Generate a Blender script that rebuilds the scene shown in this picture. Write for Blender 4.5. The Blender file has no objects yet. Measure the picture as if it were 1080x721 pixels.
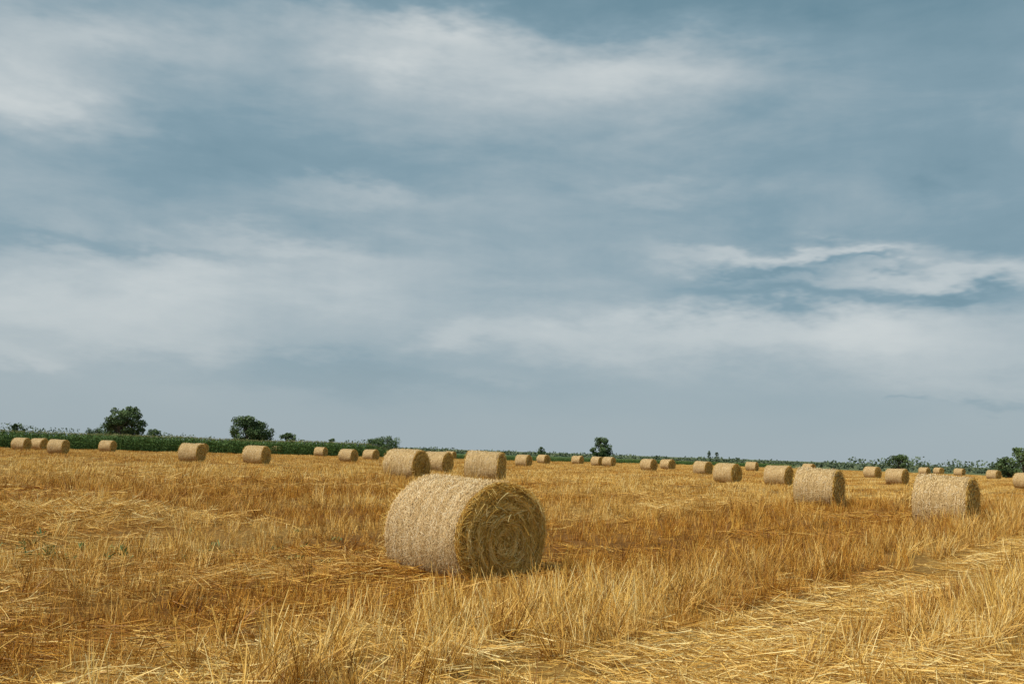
import bpy, math, random
import numpy as np
from mathutils import Matrix, Vector, Euler
random.seed(4); rng=np.random.default_rng(11)
scene=bpy.context.scene
rad=math.radians
# ------------------------------------------------------------ camera
F=1050.0; CAMH=1.8; PITCH=rad(6.25); ROLL=rad(1.95)
cam_d=bpy.data.cameras.new("camera"); cam=bpy.data.objects.new("camera",cam_d)
scene.collection.objects.link(cam); scene.camera=cam
cam_d.sensor_width=36; cam_d.lens=F/1080*36; cam_d.clip_end=20000; cam_d.clip_start=0.1
R=(Euler((math.pi/2+PITCH,0,0)).to_matrix()@Matrix.Rotation(ROLL,3,'Z'))
cam.matrix_world=Matrix.Translation((0,0,CAMH))@R.to_4x4()
def ray(px,py):
    return (R@Vector(((px-540)/F,(360.5-py)/F,-1))).normalized()
# ------------------------------------------------------------ terrain
def vnoise(x,y,s,seed=0):
    X=np.asarray(x,float)/s; Y=np.asarray(y,float)/s
    i=np.floor(X); j=np.floor(Y); u=X-i; v=Y-j
    u=u*u*(3-2*u); v=v*v*(3-2*v)
    def h(a,b):
        q=np.sin(a*127.1+b*311.7+seed*74.7)*43758.5453
        return q-np.floor(q)
    return (h(i,j)*(1-u)+h(i+1,j)*u)*(1-v)+(h(i,j+1)*(1-u)+h(i+1,j+1)*u)*v
def g2(x,y,cx,cy,sx,sy): return np.exp(-((x-cx)/sx)**2-((y-cy)/sy)**2)
DX,DY=math.sin(rad(35.5)),math.cos(rad(35.5))
def scoord(x,y): return x*DY-y*DX+ (vnoise(x,y,9,5)-.5)*0.9
def lcoord(x,y): return x*DX+y*DY
def terrain(x,y):
    x=np.asarray(x,float); y=np.asarray(y,float)
    r=np.hypot(x,y)
    z=0.33*g2(x,y,-3,50,18,20)+0.04*g2(x,y,14,42,10,14)+0.13*g2(x,y,-25,75,15,20)
    z=z+0.26*g2(x,y,-8.6,21,1.9,.75)*(0.5+vnoise(x,y,.5,8))+0.12*g2(x,y,-10.9,21.6,1.5,.6)
    fade=np.clip((60-r)/30,0,1)
    z=z+fade*((vnoise(x,y,2.3,1)-.5)*.08+(vnoise(x,y,.8,2)-.5)*.05)
    s=scoord(x,y)
    z=z-fade*.09*(np.exp(-((s+3.9)/.55)**2)+np.exp(-((s+.9)/.4)**2)+np.exp(-((s+8.7)/.5)**2))
    z=z+fade*.09*(np.exp(-((s+5.6)/.8)**2)+np.exp(-((s+2.3)/.5)**2))
    return z
def flatness(x,y):
    s=scoord(x,y)
    n=vnoise(x,y,1.3,3)
    f=np.clip((9.3+ (n-.5)*4.5 - y)/1.6,0,.85)
    f=np.maximum(f,.97*np.exp(-((s+3.9)/.7)**4))
    f=np.maximum(f,.93*np.exp(-((s+.9)/.5)**4))
    f=np.maximum(f,.8*np.exp(-((s-1.9)/.5)**4))
    f=np.maximum(f,.65*(vnoise(x,y,2.6,17)>.6)*(s<-7))
    f=np.maximum(f,.9*g2(x,y,-8.6,21,2.2,1.0))
    f=np.maximum(f,.9*g2(x,y,-.75,14.0,1.4,1.1))
    return f
def tall(x,y):
    s=scoord(x,y)
    t=np.exp(-((s+5.7)/1.1)**4)+np.exp(-((s+2.4)/.75)**4)+.8*np.exp(-((s-.5)/.7)**4)+.6*np.exp(-((s-4)/1.2)**4)
    return np.clip(t,0,1)
def russet(x,y):
    s=scoord(x,y); l=lcoord(x,y)
    st=vnoise(s,l/7,.7,31)-.5; st2=vnoise(s,l/9,2.1,32)-.5
    a=.53+.55*(vnoise(x*.6+y*.2,y*1,5,21)-.5)+.45*(vnoise(x,y,1.4,22)-.5)+.7*st+.65*st2
    far=np.clip((y-12)/14,0,1)
    band=np.where(s<-10,np.sin(s*2*math.pi/6.1+1.0),0)
    a=a+.36*band*far+.6*np.exp(-((s+8.9)/1.3)**2)
    a=a+.30*g2(x,y,-10,26,14,8)+.25*g2(x,y,2,24,14,6)-.45*g2(x,y,-12,50,40,8)-.2*g2(x,y,20,70,40,15)
    a=a-.7*np.exp(-((s+3.9)/.8)**2)-.7*np.exp(-((s+.9)/.55)**2)-.38*tall(x,y)*(y<60)+.5*np.exp(-((s+7.4)/.6)**2)+.7*np.exp(-((s+3.02)/.22)**2)+.6*np.exp(-((s+4.75)/.2)**2)+.7*np.exp(-((s+.2)/.22)**2)
    a=a-.34*np.clip((11.5-y)/3,0,1)-.7*g2(x,y,-8.6,21,2.2,1.0)
    return np.clip(a,0,1)
# ------------------------------------------------------------ node helpers
def newmat(name):
    m=bpy.data.materials.new(name); m.use_nodes=True; nt=m.node_tree
    b=nt.nodes["Principled BSDF"]; return m,nt,b
def N(nt,t,**kw):
    n=nt.nodes.new(t)
    for k,v in kw.items(): setattr(n,k,v)
    return n
def math_n(nt,op,a,b=None,c=None,clamp=False):
    n=nt.nodes.new('ShaderNodeMath'); n.operation=op; n.use_clamp=clamp
    for i,v in enumerate((a,b,c)):
        if v is None: continue
        if isinstance(v,(int,float)): n.inputs[i].default_value=v
        else: nt.links.new(v,n.inputs[i])
    return n.outputs[0]
def ramp(nt,fac,stops,interp='LINEAR'):
    n=nt.nodes.new('ShaderNodeValToRGB'); cr=n.color_ramp; cr.interpolation=interp
    while len(cr.elements)<len(stops): cr.elements.new(.5)
    for e,(p,c) in zip(cr.elements,stops):
        e.position=p; e.color=(*c,1)
    nt.links.new(fac,n.inputs[0]); return n.outputs[0]
def mixc(nt,f,a,b,mode='MIX'):
    n=nt.nodes.new('ShaderNodeMix'); n.data_type='RGBA'; n.blend_type=mode
    for s,v in ((n.inputs[0],f),(n.inputs[6],a),(n.inputs[7],b)):
        if isinstance(v,(int,float)): s.default_value=v
        elif isinstance(v,tuple): s.default_value=(*v,1)
        else: nt.links.new(v,s)
    return n.outputs[2]
def noise(nt,vec,scale,detail=4,rough=.55,dist=0):
    n=nt.nodes.new('ShaderNodeTexNoise'); n.inputs['Scale'].default_value=scale
    n.inputs['Detail'].default_value=detail; n.inputs['Roughness'].default_value=rough
    n.inputs['Distortion'].default_value=dist
    if vec is not None: nt.links.new(vec,n.inputs['Vector'])
    return n.outputs[0]
def mapping(nt,vec,scale=(1,1,1),rot=(0,0,0)):
    n=nt.nodes.new('ShaderNodeMapping'); n.inputs['Scale'].default_value=scale
    n.inputs['Rotation'].default_value=rot; nt.links.new(vec,n.inputs['Vector']); return n.outputs[0]
def straw_field_mat():
    m,nt,b=newmat("stubble_straw")
    t=N(nt,'ShaderNodeAttribute',attribute_name='tone').outputs['Fac']
    ti=N(nt,'ShaderNodeAttribute',attribute_name='tint',attribute_type='INSTANCER').outputs['Fac']
    pale=ramp(nt,t,[(0,(.25,.11,.018)),(.3,(.61,.345,.066)),(.7,(.86,.57,.15)),(1,(.93,.77,.37))])
    rus=ramp(nt,t,[(0,(.11,.038,.006)),(.35,(.36,.145,.015)),(.8,(.64,.31,.038)),(1,(.82,.53,.12))])
    c=mixc(nt,ti,pale,rus)
    nt.links.new(c,b.inputs['Base Color']); b.inputs['Roughness'].default_value=.5
    b.inputs['Specular IOR Level'].default_value=.25
    return m
def tone_mat(name,stops,rough=.6,spec=.25):
    m,nt,b=newmat(name)
    t=N(nt,'ShaderNodeAttribute',attribute_name='tone').outputs['Fac']
    c=ramp(nt,t,stops); nt.links.new(c,b.inputs['Base Color'])
    b.inputs['Roughness'].default_value=rough; b.inputs['Specular IOR Level'].default_value=spec
    return m
M_straw=straw_field_mat()
M_wrapstraw=tone_mat("net_wrapped_straw",[(0,(.28,.16,.05)),(.3,(.60,.40,.165)),(.7,(.80,.60,.31)),(1,(.90,.77,.52))])
M_facestraw=tone_mat("bale_end_straw",[(0,(.20,.10,.015)),(.35,(.60,.34,.055)),(.75,(.86,.57,.14)),(1,(.94,.76,.34))])
M_leaf=tone_mat("tree_foliage",[(0,(.035,.065,.022)),(.5,(.09,.14,.05)),(1,(.16,.23,.08))])
M_leaf2=tone_mat("haze_tinted_foliage",[(0,(.07,.10,.065)),(.5,(.10,.14,.08)),(1,(.14,.18,.095))])  # paler, greyer greens: distance haze painted into the leaf colour
M_corn=tone_mat("corn_leaf",[(0,(.035,.07,.018)),(.5,(.08,.15,.03)),(.9,(.13,.21,.05)),(1,(.28,.27,.1))])
M_weed=tone_mat("weed_leaf",[(0,(.07,.12,.03)),(1,(.15,.22,.07))])
M_bark,nt,b=newmat("tree_bark"); b.inputs['Roughness'].default_value=.9
cc=ramp(nt,noise(nt,None,6),[(.3,(.04,.03,.02)),(.7,(.11,.085,.06))]); nt.links.new(cc,b.inputs['Base Color'])
def core_mat(name,stops,axial):
    m,nt,b=newmat(name)
    tc=N(nt,'ShaderNodeTexCoord').outputs['Object']
    n1=noise(nt,mapping(nt,tc,(1,1,1)),38,4,.7,.6)
    n2=noise(nt,mapping(nt,tc,(1,9,1) if axial else (1,1,1)),3.5,3,.6,.2)
    f=math_n(nt,'ADD',math_n(nt,'MULTIPLY',n1,.65),math_n(nt,'MULTIPLY',n2,.35))
    c=ramp(nt,f,stops); nt.links.new(c,b.inputs['Base Color']); b.inputs['Roughness'].default_value=.8
    b.inputs['Specular IOR Level'].default_value=.15
    bp=N(nt,'ShaderNodeBump'); bp.inputs['Strength'].default_value=.8; bp.inputs['Distance'].default_value=.02
    nt.links.new(n1,bp.inputs['Height']); nt.links.new(bp.outputs[0],b.inputs['Normal']); return m
M_wrap=core_mat("bale_net_wrap",[(.36,(.15,.085,.03)),(.48,(.44,.29,.12)),(.62,(.72,.54,.28)),(.8,(.84,.69,.44))],True)
M_face=core_mat("bale_end_core",[(.35,(.06,.03,.006)),(.5,(.20,.11,.02)),(.65,(.42,.25,.05))],False)  # dark base colour paints the shade in gaps between end straws
# ------------------------------------------------------------ mesh helpers
def build_mesh(name,parts,mats):
    V=[];Q=[];T=[];MI=[];o=0
    for v,q,t,mi in parts:
        V.append(v);Q.append(q+o);T.append(np.broadcast_to(t,(len(v),)));MI.append(np.full(len(q),mi));o+=len(v)
    V=np.concatenate(V);Q=np.concatenate(Q);T=np.concatenate(T);MI=np.concatenate(MI)
    me=bpy.data.meshes.new(name)
    me.vertices.add(len(V)); me.vertices.foreach_set('co',V.astype(np.float32).ravel())
    me.loops.add(len(Q)*4); me.loops.foreach_set('vertex_index',Q.astype(np.int32).ravel())
    me.polygons.add(len(Q)); me.polygons.foreach_set('loop_start',(np.arange(len(Q))*4).astype(np.int32))
    me.polygons.foreach_set('loop_total',np.full(len(Q),4,np.int32))
    me.polygons.foreach_set('material_index',MI.astype(np.int32))
    me.polygons.foreach_set('use_smooth',np.ones(len(Q),bool))
    me.update(calc_edges=True)
    a=me.attributes.new('tone','FLOAT','POINT'); a.data.foreach_set('value',T.astype(np.float32))
    for m in mats: me.materials.append(m)
    me.validate(); return me
def link(name,data,loc=(0,0,0),rotz=0,scale=1,parent=None):
    o=bpy.data.objects.new(name,data); scene.collection.objects.link(o); o.location=loc
    o.rotation_euler=(0,0,rotz); o.scale=(scale,)*3 if not isinstance(scale,tuple) else scale
    if parent: o.parent=parent
    return o
def unit(v): return v/np.maximum(np.linalg.norm(v,axis=-1,keepdims=True),1e-9)
def ribbon_pts(C,W,tone,side=None):
    n,k,_=C.shape
    d=unit(C[:,-1]-C[:,0])
    if side is None: side=unit(np.cross(d,rng.normal(size=(n,3))))
    tp=np.linspace(1,.35,k)[None,:,None]
    off=side[:,None,:]*(W[:,None,None]*.5)*tp
    V=np.stack([C-off,C+off],axis=2).reshape(-1,3)
    base=(np.arange(n)*k*2)[:,None]; j=np.arange(k-1)[None,:]*2
    q=np.stack([base+j,base+j+1,base+j+3,base+j+2],axis=-1).reshape(-1,4)
    return V,q,np.repeat(tone,k*2)
def ribbons(P,D,U,L,W,bend,tone,k=3,side=None):
    t=np.linspace(0,1,k)[None,:,None]
    C=P[:,None,:]+D[:,None,:]*(L[:,None,None]*t)+U[:,None,:]*((bend*L)[:,None,None]*t*t)
    return ribbon_pts(C,W,tone,side)
def tube(path,radii,ns=7):
    path=np.array(path,float); k=len(path); V=[]
    for i in range(k):
        d=path[min(i+1,k-1)]-path[max(i-1,0)]; d/=np.linalg.norm(d)
        a=np.cross(d,[.3,1,.1]); a/=np.linalg.norm(a); b=np.cross(d,a)
        for s in range(ns):
            t=2*math.pi*s/ns; V.append(path[i]+radii[i]*(a*math.cos(t)+b*math.sin(t)))
    q=[[i*ns+s,i*ns+(s+1)%ns,(i+1)*ns+(s+1)%ns,(i+1)*ns+s] for i in range(k-1) for s in range(ns)]
    return np.array(V),np.array(q),np.full(len(V),.5)
# ------------------------------------------------------------ straw tufts (instanced)
def standing(n,rad_,h0,h1,w,lean,droop):
    a=rng.uniform(0,2*math.pi,n); r=rad_*np.sqrt(rng.uniform(0,1,n))
    P=np.stack([r*np.cos(a),r*np.sin(a),np.full(n,-.02)],1)
    cl=rng.normal(0,lean*.8,2)
    D=np.stack([cl[0]+rng.normal(0,lean,n),cl[1]+rng.normal(0,lean,n),np.ones(n)],1); D=unit(D)
    U=unit(np.stack([rng.normal(size=n),rng.normal(size=n),-.6*np.ones(n)],1))
    L=rng.uniform(h0,h1,n)**1.0; b=rng.uniform(0,droop,n)*(rng.uniform(size=n)<.5)
    tone=np.clip(rng.beta(1.2,1.2,n)+rng.normal(0,.12),0,1)
    return ribbons(P,D,U,L,w*rng.uniform(.6,1.4,n),b,tone,k=3)
def lying(n,rad_,l0,l1,w,hmax,tonelo=.08):
    a=rng.uniform(0,2*math.pi,n); r=rad_*np.sqrt(rng.uniform(0,1,n))
    P=np.stack([r*np.cos(a),r*np.sin(a),rng.uniform(0.005,hmax,n)],1)
    b=rng.uniform(0,2*math.pi,n)
    D=unit(np.stack([np.cos(b),np.sin(b),rng.normal(0,.12,n)],1))
    U=unit(np.stack([rng.normal(size=n),rng.normal(size=n),rng.normal(0,.15,n)],1))
    L=rng.uniform(l0,l1,n)
    return ribbons(P-D*L[:,None]*.5,D,U,L,w*rng.uniform(.6,1.3,n),rng.uniform(0,.35,n),rng.uniform(tonelo,1,n),k=4)
def coll(name,gens):
    c=bpy.data.collections.new(name)
    for i,p in enumerate(gens):
        me=build_mesh(f"{name}_{i:02d}",[(v,q,t,0) for v,q,t in p],[M_straw])
        c.objects.link(bpy.data.objects.new(f"{name}_{i:02d}",me))
    return c
near=[]
for i in range(6): near.append([standing(26,.11,.07,.24,.0074,.20,.4),lying(6,.22,.10,.30,.0065,.05)])   #0-5 short stubble
for i in range(6): near.append([standing(34,.10,.16,.46,.0076,.27,.7),standing(8,.12,.1,.2,.0075,.2,.2)])  #6-11 tall
for i in range(6): near.append([lying(42,.28,.12,.48,.0068,.08),standing(3,.2,.05,.16,.0065,.4,.4)])        #12-17 flat
C_near=coll("straw_tuft",near)
farp=[]
for i in range(4): farp.append([standing(95,.75,.12,.30,.020,.22,.4),lying(14,.7,.2,.5,.018,.08)])
for i in range(3): farp.append([lying(60,.75,.25,.6,.020,.10),standing(20,.7,.08,.16,.017,.3,.4)])
C_far=coll("straw_patch",farp)
def scatter(name,collection,x,y,z,idx,scl,tint,tilt=.1):
    n=len(x); me=bpy.data.meshes.new(name); me.vertices.add(n)
    me.vertices.foreach_set('co',np.stack([x,y,z],1).astype(np.float32).ravel())
    rot=np.stack([rng.normal(0,tilt,n),rng.normal(0,tilt,n),rng.uniform(0,2*math.pi,n)],1)
    a=me.attributes.new('rot','FLOAT_VECTOR','POINT'); a.data.foreach_set('vector',rot.astype(np.float32).ravel())
    a=me.attributes.new('scl','FLOAT','POINT'); a.data.foreach_set('value',np.asarray(scl,np.float32))
    a=me.attributes.new('tint','FLOAT','POINT'); a.data.foreach_set('value',np.asarray(tint,np.float32))
    a=me.attributes.new('idx','INT','POINT'); a.data.foreach_set('value',np.asarray(idx,np.int32))
    o=link(name,me)
    ng=bpy.data.node_groups.new(name+"_scatter",'GeometryNodeTree')
    ng.interface.new_socket('Geometry',in_out='INPUT',socket_type='NodeSocketGeometry')
    ng.interface.new_socket('Geometry',in_out='OUTPUT',socket_type='NodeSocketGeometry')
    gi=ng.nodes.new('NodeGroupInput'); go=ng.nodes.new('NodeGroupOutput')
    ip=ng.nodes.new('GeometryNodeInstanceOnPoints'); ci=ng.nodes.new('GeometryNodeCollectionInfo')
    ci.inputs['Collection'].default_value=collection; ci.inputs['Separate Children'].default_value=True
    ci.inputs['Reset Children'].default_value=True
    def na(nm,dt):
        k=ng.nodes.new('GeometryNodeInputNamedAttribute'); k.data_type=dt; k.inputs['Name'].default_value=nm
        return next(s for s in k.outputs if s.enabled and s.name=='Attribute')
    e=ng.nodes.new('FunctionNodeEulerToRotation')
    L=ng.links.new
    L(gi.outputs[0],ip.inputs['Points']); L(ci.outputs[0],ip.inputs['Instance'])
    ip.inputs['Pick Instance'].default_value=True
    L(na('idx','INT'),ip.inputs['Instance Index']); L(na('rot','FLOAT_VECTOR'),e.inputs[0]); L(e.outputs[0],ip.inputs['Rotation'])
    L(na('scl','FLOAT'),ip.inputs['Scale']); L(ip.outputs[0],go.inputs[0])
    md=o.modifiers.new('scatter','NODES'); md.node_group=ng
    return o
def sector(n,r0,r1,half):
    r=np.sqrt(rng.uniform(r0*r0,r1*r1,n)); a=rng.uniform(-half,half,n)
    return r*np.sin(a),r*np.cos(a)
# ------------------------------------------------------------ bales
def bale_core_pt(phi,yy,r,R0=.75,seed=0):
    x=np.cos(phi)*r*1.035; z=np.sin(phi)*r*.985
    lump=1+.018*np.sin(phi*3+seed+yy*2)+.012*np.sin(phi*5+2*seed-yy*3)+.01*np.sin(phi*2-seed)
    x=x*lump; z=z*lump
    lim=-.685; k=z<lim
    z=np.where(k,lim+(z-lim)*.15,z)
    return np.stack([x,np.broadcast_to(yy,x.shape),z],-1)
def make_bale(name,seed,nface,nside,wmul=1.0,L=1.6):
    R0=.75; h=L/2; nA=128
    prof=[(.004,-h-.015),(.2,-h-.02),(.4,-h-.01),(.58,-h-.005),(.68,-h+.005),(.72,-h+.03),(.743,-h+.08)]
    nf=5
    for t in np.linspace(-h+.14,h-.14,16): prof.append((R0+.008*math.sin(t*17+seed)+.006*math.sin(t*41),t))
    prof+= [(.743,h-.08),(.72,h-.03),(.68,h-.005),(.58,h+.005),(.4,h+.01),(.2,h+.02),(.004,h+.015)]
    ph=np.linspace(0,2*math.pi,nA,endpoint=False)
    rings=[bale_core_pt(ph,yy,r+np.zeros(nA),seed=seed) for r,yy in prof]
    V=np.array(rings).reshape(-1,3); k=len(prof)
    V=V+rng.normal(0,.004,V.shape)
    Qf=[];Qs=[]
    for i in range(k-1):
        tgt=Qf if (i<nf-1 or i>=k-nf) else Qs
        for s in range(nA): tgt.append([i*nA+s,i*nA+(s+1)%nA,(i+1)*nA+(s+1)%nA,(i+1)*nA+s])
    parts=[(V,np.array(Qs),.5,0),(V,np.array(Qf),.5,1)]
    n=nside; phi=rng.uniform(0,2*math.pi,n); yy=rng.uniform(-h+.02,h-.02,n)
    ang=rng.normal(0,.6,n); ang=np.where(rng.uniform(size=n)<.3,rng.uniform(-1.5,1.5,n),ang)
    ln=rng.uniform(.03,.15,n); t=np.linspace(-.5,.5,3)[None]
    P=phi[:,None]+ln[:,None]*t*np.cos(ang)[:,None]/R0; Y=np.clip(yy[:,None]+ln[:,None]*t*np.sin(ang)[:,None],-h,h)
    edge=np.clip((np.abs(Y)-(h-.10))/.10,0,1)
    Rr=R0-.045*edge**2+rng.uniform(.002,.020,n)[:,None]+.011*np.minimum(rng.normal(size=(n,1))**2,3.5)*(t*2)**2
    C=bale_core_pt(P,Y,Rr,seed=seed)
    nrm=unit(np.stack([np.cos(phi),0*phi,np.sin(phi)],1)); side=unit(np.cross(unit(C[:,-1]-C[:,0]),nrm)+.25*rng.normal(size=(n,3)))
    streak=.10*np.sin(yy*23+seed)+.08*np.sin(yy*61)
    tone=np.clip(rng.normal(.55,.28,n)+streak,0,1)
    v,q,t_=ribbon_pts(C,.0046*wmul*rng.uniform(.6,1.4,n),tone,side); parts.append((v,q,t_,2))
    for sgn,n in ((-1,nface),(1,nface//3)):
        r=.74*np.sqrt(rng.uniform(.0,1,n)); phi=rng.uniform(0,2*math.pi,n)
        ang=rng.normal(0,.45,n); wild=rng.uniform(size=n)<.25; ang=np.where(wild,rng.uniform(-math.pi,math.pi,n),ang)
        ln=rng.uniform(.06,.32,n)*np.where(wild,.8,1); t=np.linspace(-.5,.5,5)[None]
        rr=np.clip(r[:,None]+ln[:,None]*t*np.sin(ang)[:,None],.0,.765)
        PP=phi[:,None]+ln[:,None]*t*np.cos(ang)[:,None]/np.maximum(r[:,None],.12)
        clump=.5+.5*np.sin(r*38-phi+1.2*np.sin(phi*2+seed))*(.6+.4*np.sin(phi*3.0+r*6+seed))
        out=.004+.072*rng.uniform(size=n)*(.2+.8*clump)+.07*(rng.uniform(size=n)<.06)*rng.uniform(size=n)
        Y=sgn*(h+.01-.03*(r/.75)**4)[:,None]+sgn*out[:,None]*(1+ .6*rng.normal(size=(n,1))*t)
        C=bale_core_pt(PP,Y,rr,seed=seed); side=unit(np.cross(unit(C[:,-1]-C[:,0]),np.array([[0,1.,0]]))+.5*rng.normal(size=(n,3)))
        tone=np.clip(rng.normal(.5,.27,n)+.6*(clump-.5),0,1)
        v,q,t_=ribbon_pts(C,.0064*wmul*rng.uniform(.6,1.4,n),tone,side); parts.append((v,q,t_,3))
        n=int(nface*.12); phi=rng.uniform(0,2*math.pi,n)
        P0=bale_core_pt(phi,sgn*(h-.03)+0*phi,.735+0*phi,seed=seed)
        tan=np.stack([-np.sin(phi),0*phi,np.cos(phi)],1); radl=np.stack([np.cos(phi),0*phi,np.sin(phi)],1)
        D=unit(tan*rng.normal(0,1,(n,1))+radl*rng.uniform(-.3,.30,(n,1))+np.array([[0,sgn,0]])*rng.uniform(.0,.7,(n,1)))
        v,q,t_=ribbons(P0,D,radl*-1,rng.uniform(.05,.20,n),.005*wmul*np.ones(n),rng.uniform(0,.4,n),rng.uniform(.3,1,n),k=4)
        parts.append((v,q,t_,3))
    return build_mesh(name,parts,[M_wrap,M_face,M_wrapstraw,M_facestraw])
B_main=make_bale("hay_bale_detailed",1.3,14000,40000,1.05,1.62)
B_far=[make_bale(f"hay_bale_{i}",2.1+i*1.7,1800,3600,2.2,1.55) for i in range(4)]
BL=[(487,500,609.5,39,'m'),(428,471,506,58),(461,473,498,62),(511,473,508,74),(552,479,492,60),(573,479,489,50),
(609,482,491,60),(630,482,492,50),(642,483,493,60),(684,483,496,55),(704,485,496,50),(741,485,500,55),(767,486,508,58),
(793,488,498,70),(821,489,512,66),(863.5,491,534,74),(853,489,499,60),(920,491,504,58),(946,492,510,66),(997.5,500,554,76),(1048,497,507,60),
(1082,500,517,60),(975,494,502,60),(990,495,502,50),(1012,495,503,65),(22,460,474,55),(41,461,474,50),(61,459,476,60),
(113,463,476,60),(143,466,476,58),(181,467,476,55),(202,465,486,60),(211,466,478,50),(270,469,490,62),(290,470,480,55),(325,472,481,50),
(338,472,482,60),(367,471,486,58),(391,471,484,55),(475,475,484,60)]
bales=[]
for i,b_ in enumerate(BL):
    px,top,bot,th=b_[:4]; d=ray(px,bot)
    hd=math.hypot(d.x,d.y); t=0.0
    tt=np.linspace(6,260,6000); X=d.x/hd*tt; Y=d.y/hd*tt; Z=CAMH+d.z/hd*tt
    below=np.where(Z<terrain(X,Y))[0]; r1=tt[below[0]] if len(below) else 200
    r2=1.5*F/(bot-top)/math.cos(math.atan((px-540)/F)); sink=0; ly=1.0
    if len(b_)>4: r=r1+.15; D=1.63; sink=.12
    elif r1<70: r=r1+.1; D=min(max((bot-top)*r1/F,1.40),1.6); sink=.06
    else: r=(r1*r2*r2)**(1/3); D=1.5
    if i in (15,19): ly=.9; sink=.1
    x=d.x/hd*r; y=d.y/hd*r; al=math.atan2(x,y)
    bales.append((x,y,D/1.5))
    me=B_main if len(b_)>4 else B_far[i%4]
    s=D/1.5; link("hay_bale",me,(x,y,float(terrain(x,y))+.672*s-sink),rad(th)-al,(s,s*ly,s))
# ------------------------------------------------------------ ground sheet
radii=np.concatenate([[0.05],np.geomspace(.8,5000,330)]); nA=800
A=np.linspace(0,2*math.pi,nA,endpoint=False)
RR,AA=np.meshgrid(radii,A,indexing='ij'); X=RR*np.sin(AA); Y=RR*np.cos(AA); Z=terrain(X,Y)
V=np.stack([X,Y,Z],-1).reshape(-1,3)
i,j=np.meshgrid(np.arange(len(radii)-1),np.arange(nA),indexing='ij')
Q=np.stack([i*nA+j,(i+1)*nA+j,(i+1)*nA+(j+1)%nA,i*nA+(j+1)%nA],-1).reshape(-1,4)[:, ::-1]
m,nt,b=newmat("stubble_soil")
ti=N(nt,'ShaderNodeAttribute',attribute_name='tone').outputs['Fac']
pos=N(nt,'ShaderNodeNewGeometry').outputs['Position']
n1=noise(nt,pos,14,4,.75,.5); n2=noise(nt,mapping(nt,pos,(.12,.12,.12)),1,3,.6)
f=math_n(nt,'ADD',math_n(nt,'MULTIPLY',n1,.7),math_n(nt,'MULTIPLY',n2,.3))
pale=ramp(nt,f,[(.3,(.08,.042,.014)),(.48,(.28,.155,.038)),(.62,(.54,.35,.10)),(.8,(.7,.53,.25))])
rus=ramp(nt,f,[(.3,(.045,.02,.008)),(.48,(.18,.078,.016)),(.62,(.35,.17,.03)),(.8,(.55,.34,.09))])
c=mixc(nt,ti,pale,rus)
ln=N(nt,'ShaderNodeVectorMath',operation='LENGTH'); nt.links.new(pos,ln.inputs[0])
far=math_n(nt,'MULTIPLY_ADD',ln.outputs['Value'],1/60,-215/60,clamp=True)
c=mixc(nt,far,c,(.13,.15,.065))
nt.links.new(c,b.inputs['Base Color']); b.inputs['Roughness'].default_value=.9; b.inputs['Specular IOR Level'].default_value=.1
bp=N(nt,'ShaderNodeBump'); bp.inputs['Strength'].default_value=.6; bp.inputs['Distance'].default_value=.04
nt.links.new(n1,bp.inputs['Height']); nt.links.new(bp.outputs[0],b.inputs['Normal'])
g=link("field_ground",build_mesh("field_ground",[(V,Q,russet(X,Y).ravel(),0)],[m]))
# ------------------------------------------------------------ stubble scatter
def clear_of_bales(x,y,pad=.0):
    k=np.ones(len(x),bool)
    for bx,by,s in bales: k&=np.hypot(x-bx,y-by)>(.55+pad)*s
    return k
x1,y1=sector(4100,5.0,17,rad(42)); x2,y2=sector(8600,17,46,rad(36))
x=np.concatenate([x1,x2]); y=np.concatenate([y1,y2])
s0=x*DY-y*DX; l0=x*DX+y*DY; sp=np.where(np.hypot(x,y)<20,.32,.45)
s1=np.round(s0/sp)*sp+rng.normal(0,.035,len(x)); x=s1*DY+l0*DX; y=-s1*DX+l0*DY
k=clear_of_bales(x,y); x=x[k];y=y[k]
fl=flatness(x,y); tl=tall(x,y); u=rng.uniform(size=len(x)); v=rng.integers(0,6,len(x))
idx=np.where(u<fl,12+v,np.where(rng.uniform(size=len(x))<tl*.85+.08,6+v,v))
r=np.hypot(x,y); scl=rng.uniform(.65,1.3,len(x))*(1+.65*np.clip((r-13)/28,0,1))
tint=np.clip(russet(x,y)+rng.normal(0,.19,len(x)),0,1)
scatter("stubble_grass",C_near,x,y,terrain(x,y),idx,scl,tint)
x,y=sector(1200,5.5,17,rad(40)); k=clear_of_bales(x,y,.1); x=x[k];y=y[k]
scatter("stubble_grass",C_near,x,y,terrain(x,y),12+rng.integers(0,6,len(x)),rng.uniform(.8,1.2,len(x)),np.clip(russet(x,y)+rng.normal(-.1,.2,len(x)),0,1))
x,y=sector(12500,42,230,rad(34)); k=clear_of_bales(x,y,.5); x=x[k];y=y[k]
u=rng.uniform(size=len(x)); idx=np.where(u<.3*np.ones(len(x)),4+rng.integers(0,3,len(x)),rng.integers(0,4,len(x)))
CA=np.array([-118.,72.]); CB=np.array([74.,257.7]); cd=(CB-CA)/np.linalg.norm(CB-CA); cn=np.array([-cd[1],cd[0]])
k=((x-CA[0])*cn[0]+(y-CA[1])*cn[1])<-.5; x=x[k];y=y[k];idx=idx[k]
scatter("stubble_grass",C_far,x,y,terrain(x,y),idx,rng.uniform(.8,1.15,len(x)),np.clip(russet(x,y)+rng.normal(0,.15,len(x)),0,1),.03)
n=260; x=rng.normal(-8.8,1.3,n); y=rng.normal(21,.5,n)
scatter("loose_straw_heap",C_near,x,y,terrain(x,y)+rng.uniform(0,.08,n),12+rng.integers(0,6,n),rng.uniform(.9,1.3,n),np.full(n,.12),.3)
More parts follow.
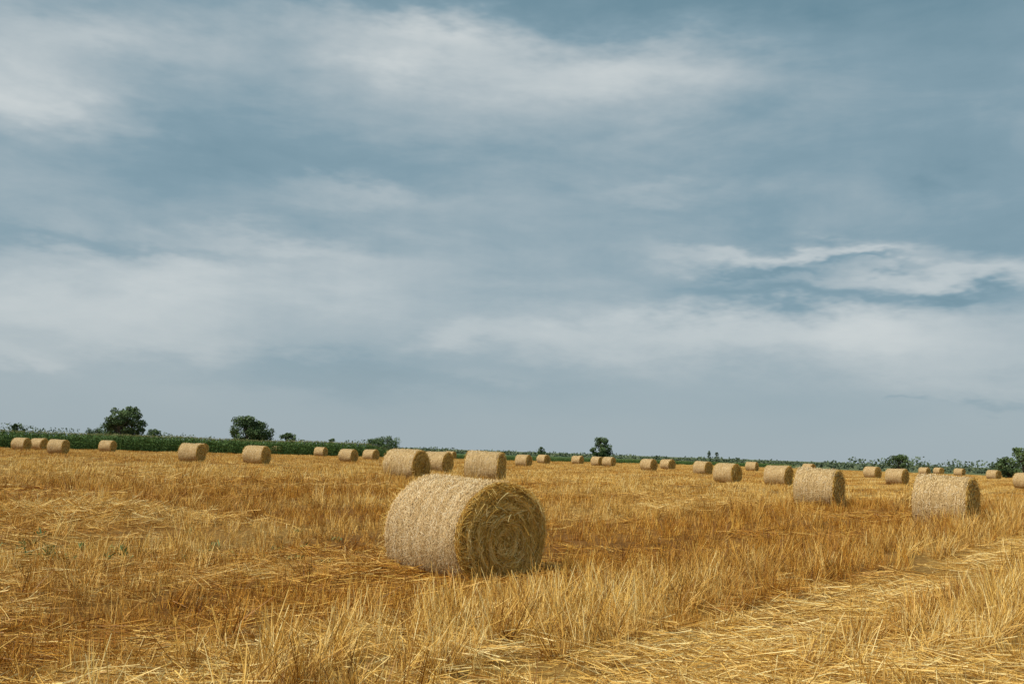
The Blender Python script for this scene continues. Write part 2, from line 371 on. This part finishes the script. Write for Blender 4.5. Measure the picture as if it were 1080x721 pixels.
# weeds
parts=[]
def weed(cx,cy,n,s):
    a=rng.uniform(0,2*math.pi,n); P=np.tile([[cx,cy,float(terrain(cx,cy))+.02]],(n,1))+rng.normal(0,.05,(n,3))*[1,1,.3]
    D=unit(np.stack([np.cos(a),np.sin(a),rng.uniform(.8,2.6,n)],1)); U=np.tile([[0,0,-1.]],(n,1))
    v,q,t=ribbons(P,D,U,s*rng.uniform(.5,1,n),s*.20*np.ones(n),rng.uniform(.1,.5,n),rng.uniform(0,1,n),k=4); parts.append((v,q,t,0))
for _ in range(34): weed(rng.normal(-5.8,1.5),rng.normal(15.4,.7),9,rng.uniform(.10,.24))
for _ in range(8): weed(rng.normal(-4,2.5),rng.normal(19,2.),9,rng.uniform(.10,.2))
link("weed_patch",build_mesh("weed_patch",parts,[M_weed]))
# ------------------------------------------------------------ corn field
corn=bpy.data.objects.new("corn_field",None); scene.collection.objects.link(corn)
C_corn=bpy.data.collections.new("corn_plant")
for i in range(4):
    P=[tube([(0,0,0),(.01,0,1),(0,.02,1.9)],[.015,.012,.006],5)]
    n=14; z=np.linspace(.15,1.75,n); a=np.arange(n)*math.pi+rng.normal(0,.5,n)
    p0=np.stack([0*z,0*z,z],1); D=unit(np.stack([np.cos(a),np.sin(a),1.3+0*z],1)); U=np.tile([[0,0,-1.]],(n,1))
    P.append(ribbons(p0,D,U,rng.uniform(.5,.8,n),.085*np.ones(n),rng.uniform(.5,.9,n),rng.uniform(.1,.9,n),k=5))
    n=7; P.append(ribbons(np.tile([[0,0,1.85]],(n,1)),unit(rng.normal(size=(n,3))*[.35,.35,.1]+[0,0,1]),U[:n],.28*np.ones(n),.018*np.ones(n),.1*np.ones(n),np.ones(n),k=3))
    C_corn.objects.link(bpy.data.objects.new(f"corn_plant_{i}",build_mesh(f"corn_plant_{i}",[(v,q,t,0) for v,q,t in P],[M_corn])))
Ln=float(np.linalg.norm(CB-CA)); LC=133.0
def hfac(s): return np.where(s<LC,1.0,np.maximum(.42,1-.58*(s-LC)/6))
xs=[];ys=[];ss=[]
for row in range(5):
    s=np.arange(0,Ln,.28); s=s+rng.uniform(-.06,.06,len(s))
    p=CA[None]+cd[None]*s[:,None]+cn[None]*(row*.75+rng.normal(0,.04,len(s)))[:,None]; xs.append(p[:,0]);ys.append(p[:,1]);ss.append(s)
x=np.concatenate(xs);y=np.concatenate(ys);s=np.concatenate(ss); sc=(1.0+.16*vnoise(x,y,6,3)+rng.uniform(-.05,.05,len(x)))*hfac(s)
o=scatter("corn_rows",C_corn,x,y,0*x,rng.integers(0,4,len(x)),sc,0*x,.03); o.parent=corn
ns=200; s=np.linspace(0,Ln,ns); V=[];Qc=[]
for k_,dd,hh in ((0,2.2,0),(1,2.2,1.55),(2,60,1.7)):
    p=CA[None]+cd[None]*s[:,None]+cn[None]*dd; V.append(np.column_stack([p,(hh+ (rng.normal(0,.08,ns) if hh else np.zeros(ns)))*hfac(s)]))
V=np.concatenate(V); Qc=np.array([[k_*ns+i,k_*ns+i+1,(k_+1)*ns+i+1,(k_+1)*ns+i] for k_ in range(2) for i in range(ns-1)])
link("corn_canopy",build_mesh("corn_canopy",[(V,Qc,.25,0)],[M_corn]),parent=corn)
# ------------------------------------------------------------ trees
def leaves(C,Rr,n,size,squash=.8,tlo=0,thi=1):
    d=unit(rng.normal(size=(n,3))); rr=Rr*rng.uniform(.25,1,n)**.6
    P=np.array(C)[None]+d*rr[:,None]*[1,1,squash]
    u=unit(rng.normal(size=(n,3))); w=unit(np.cross(u,rng.normal(size=(n,3)))); s=size*rng.uniform(.6,1.3,n)[:,None]*.5
    V=np.stack([P-u*s,P-w*s*.6,P+u*s,P+w*s*.6],1).reshape(-1,3)
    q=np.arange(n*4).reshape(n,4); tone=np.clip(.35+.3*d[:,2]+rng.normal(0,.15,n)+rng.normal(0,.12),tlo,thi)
    return V,q,np.repeat(tone,4),0
def tree(name,px,dist,H,W,seed,trunk=.25,leafn=2600,size=.34,mat=None):
    d=ray(px,470); hd=math.hypot(d.x,d.y); x=d.x/hd*dist; y=d.y/hd*dist
    rs=random.Random(seed); parts=[]
    th=H*trunk
    v,q,t=tube([(0,0,-.1),(.05*W,.02,th),(.02*W,0,H*.6),(0,0,H*.85)],[H*.03,H*.022,H*.012,H*.004]); parts.append((v,q,t,1))
    ncl=34
    for i in range(ncl):
        a=rs.uniform(0,6.28); zz=rs.uniform(0,1); z=th*.9+zz*(H-th)*.92
        env=math.sqrt(max(0,1-((zz-.42)/.62)**2))
        rr=W*.5*env*math.sqrt(rs.uniform(.05,1))*.85
        c=(rr*math.cos(a),rr*math.sin(a),z); cr=W*rs.uniform(.10,.19)
        c=(c[0],c[1],min(c[2],H-cr*.8))
        z0=th*.8+(z-th)*.5
        v,q,t=tube([(0,0,z0),(c[0]*.5,c[1]*.5,(z0+z)/2+.1),c],[H*.010,H*.006,H*.002],5); parts.append((v,q,t,1))
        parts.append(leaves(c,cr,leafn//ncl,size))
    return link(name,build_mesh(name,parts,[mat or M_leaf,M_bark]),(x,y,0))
tree("broadleaf_tree",124,235,8.6,7.0,1,size=.42,leafn=4000)
tree("broadleaf_tree",137,240,9.2,6.4,2,size=.42,leafn=4000)
tree("broadleaf_tree",117,245,6.6,5.0,12,size=.42)
tree("broadleaf_tree",258,232,7.7,8.4,3,size=.42,leafn=5200,trunk=.2)
tree("broadleaf_tree",270,236,7.3,7.6,13,size=.42,leafn=4400)
tree("broadleaf_tree",634,250,6.1,5.4,4,size=.36,leafn=4600,trunk=.2)
tree("broadleaf_tree",303,260,4.6,5.2,5)
tree("broadleaf_tree",1078,190,5.6,4.6,6,size=.36,leafn=3000,trunk=.15)
tree("broadleaf_tree",1062,195,3.8,5.0,7,trunk=.1)
tree("broadleaf_tree",408,300,5.2,9,8,trunk=.1,leafn=3400)
tree("broadleaf_tree",396,300,4.3,7,18,trunk=.1)
tree("broadleaf_tree",571,300,3.5,2.6,9,trunk=.2,leafn=1200)
tree("broadleaf_tree",350,290,3.9,2.6,10,leafn=1200)
tree("broadleaf_tree",948,230,4.0,5.5,11,trunk=.1)
tree("broadleaf_tree",100,280,4.4,7,14,trunk=.1)
tree("broadleaf_tree",162,285,4.6,5,15,trunk=.15)
tree("broadleaf_tree",17,275,4.7,4,16,trunk=.15)
parts=[]
for a in np.arange(rad(-52),rad(52),.0042):
    px=540+math.tan(a)*F if abs(a)<1.2 else 0
    hn=float(vnoise(a*60,0,1,9))*.6+float(vnoise(a*200,0,1,10))*.5
    base=3.0
    if px<230: base=5.8
    elif px<400: base=4.4
    elif px<900: base=2.4
    elif px<1110: base=4.6
    hh=base*(.45+.7*hn); dist=rng.uniform(330,420)
    if px>880: dist*=.8
    c=(dist*math.sin(a),dist*math.cos(a),hh*.45)
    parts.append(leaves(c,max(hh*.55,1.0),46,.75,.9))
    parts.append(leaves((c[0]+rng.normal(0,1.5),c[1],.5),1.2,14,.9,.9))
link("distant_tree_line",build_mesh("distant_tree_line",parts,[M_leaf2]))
tree("poplar_tree",748,420,5.0,1.8,31,trunk=.1,leafn=900,size=.4,mat=M_leaf2); tree("poplar_tree",756,420,4.4,1.8,32,trunk=.1,leafn=900,size=.4,mat=M_leaf2)
# ------------------------------------------------------------ light
SD=Vector((-.80,-.50,1.0)).normalized()
sd=bpy.data.lights.new("sun","SUN"); sd.energy=3.8; sd.angle=rad(11); sd.color=(1,.93,.82)
so=bpy.data.objects.new("sun",sd); scene.collection.objects.link(so); so.rotation_euler=SD.to_track_quat('Z','Y').to_euler(); so.location=(0,0,60)
w=bpy.data.worlds.new("World"); scene.world=w; w.use_nodes=True; nt=w.node_tree; nt.nodes.clear()
w.cycles.sampling_method='NONE'
out=N(nt,'ShaderNodeOutputWorld'); bg=N(nt,'ShaderNodeBackground'); bg.inputs[1].default_value=.1; nt.links.new(bg.outputs[0],out.inputs[0])
sky=N(nt,'ShaderNodeTexSky'); sky.sky_type='NISHITA'; sky.sun_disc=False
sky.sun_elevation=math.asin(SD.z); sky.sun_rotation=math.atan2(SD.x,SD.y)%(2*math.pi)
tc=N(nt,'ShaderNodeTexCoord').outputs['Generated']
sep=N(nt,'ShaderNodeSeparateXYZ'); nt.links.new(tc,sep.inputs[0])
az=math_n(nt,'ARCTAN2',sep.outputs[0],sep.outputs[1]); el=math_n(nt,'ARCSINE',sep.outputs[2])
wv=mapping(nt,tc,(2.8,2.8,8))
w1=math_n(nt,'SUBTRACT',noise(nt,wv,2.6,4,.58),.5); w2=math_n(nt,'SUBTRACT',noise(nt,mapping(nt,wv,(1,1,1),(1,.5,2)),3.2,4,.62),.5)
az2=math_n(nt,'MULTIPLY_ADD',w1,.24,az); el2=math_n(nt,'MULTIPLY_ADD',w2,.08,el)
cb=N(nt,'ShaderNodeCombineXYZ'); nt.links.new(az2,cb.inputs[0]); nt.links.new(el2,cb.inputs[1])
blobs=[(35,112,75,26,.40),(120,42,90,18,.24),(0,60,80,34,.2),(430,45,110,20,.30),(560,78,170,36,.22),(700,75,100,26,.2),(640,160,180,90,.17),
(380,205,90,11,.18),(690,210,60,10,.14),(70,335,160,40,.34),(300,262,90,12,.18),(200,295,170,32,.18),(20,375,40,8,.22),(420,300,90,40,.10),
(1010,290,110,14,.44),(880,270,90,7,.30),(1000,350,150,26,.28),(800,352,150,28,.26),(620,352,120,26,.22),(490,352,50,12,.18),(760,272,90,10,.2),(520,400,60,9,.16),(1070,395,120,18,.2),
(560,0,700,24,-.30),(960,30,220,34,-.22),(930,170,210,70,-.17),(300,165,300,36,-.19),(860,312,120,11,-.30),(900,278,40,4,-.34),(820,290,50,4,-.3),(1030,308,60,7,-.3),
(320,395,200,14,-.2),(100,258,120,7,-.16),(980,188,30,10,-.14),(1035,420,18,4,-.22),(965,417,16,3,-.18)]
acc=None
for px,py,sx,sy,amp in blobs:
    d=ray(px,py); a0=math.atan2(d.x,d.y); e0=math.asin(d.z); kx,ky=F/sx/1.2,F/sy/1.2
    s2=N(nt,'ShaderNodeVectorMath',operation='MULTIPLY_ADD'); nt.links.new(cb.outputs[0],s2.inputs[0]); s2.inputs[1].default_value=(kx,ky,0); s2.inputs[2].default_value=(-a0*kx,-e0*ky,0)
    s3=N(nt,'ShaderNodeVectorMath',operation='DOT_PRODUCT'); nt.links.new(s2.outputs[0],s3.inputs[0]); nt.links.new(s2.outputs[0],s3.inputs[1])
    e=math_n(nt,'POWER',.36788,s3.outputs['Value'])
    acc=math_n(nt,'MULTIPLY_ADD',e,amp,acc if acc is not None else .40)
n1=math_n(nt,'SUBTRACT',noise(nt,mapping(nt,tc,(3.4,3.4,11)),1.7,6,.58,.3),.5)
n2=math_n(nt,'SUBTRACT',noise(nt,mapping(nt,tc,(1.8,1.8,5)),1.6,3,.5),.5)
n3=math_n(nt,'SUBTRACT',noise(nt,mapping(nt,tc,(40,40,3.0),(0,.10,0)),1.0,2,.6),.5)
hz=math_n(nt,'MULTIPLY',el,6,clamp=True)
t=math_n(nt,'MULTIPLY_ADD',math_n(nt,'MULTIPLY',n1,hz),.52,acc); t=math_n(nt,'MULTIPLY_ADD',n2,.24,t)
t=math_n(nt,'MULTIPLY_ADD',math_n(nt,'MULTIPLY',n3,hz),.06,t)
cl=ramp(nt,t,[(0,(.14,.255,.32)),(.3,(.23,.345,.41)),(.6,(.42,.495,.53)),(1,(.71,.74,.73))])
haze=math_n(nt,'SUBTRACT',1.0,math_n(nt,'MULTIPLY',el,7,clamp=True))
cl=mixc(nt,math_n(nt,'MULTIPLY',haze,.8,clamp=True),cl,(.38,.445,.48))
sc=N(nt,'ShaderNodeVectorMath',operation='SCALE'); nt.links.new(cl,sc.inputs[0]); sc.inputs['Scale'].default_value=10
nt.links.new(mixc(nt,.95,sky.outputs[0],sc.outputs[0]),bg.inputs[0])
scene.view_settings.view_transform='Standard'; scene.view_settings.look='None'; scene.view_settings.exposure=0
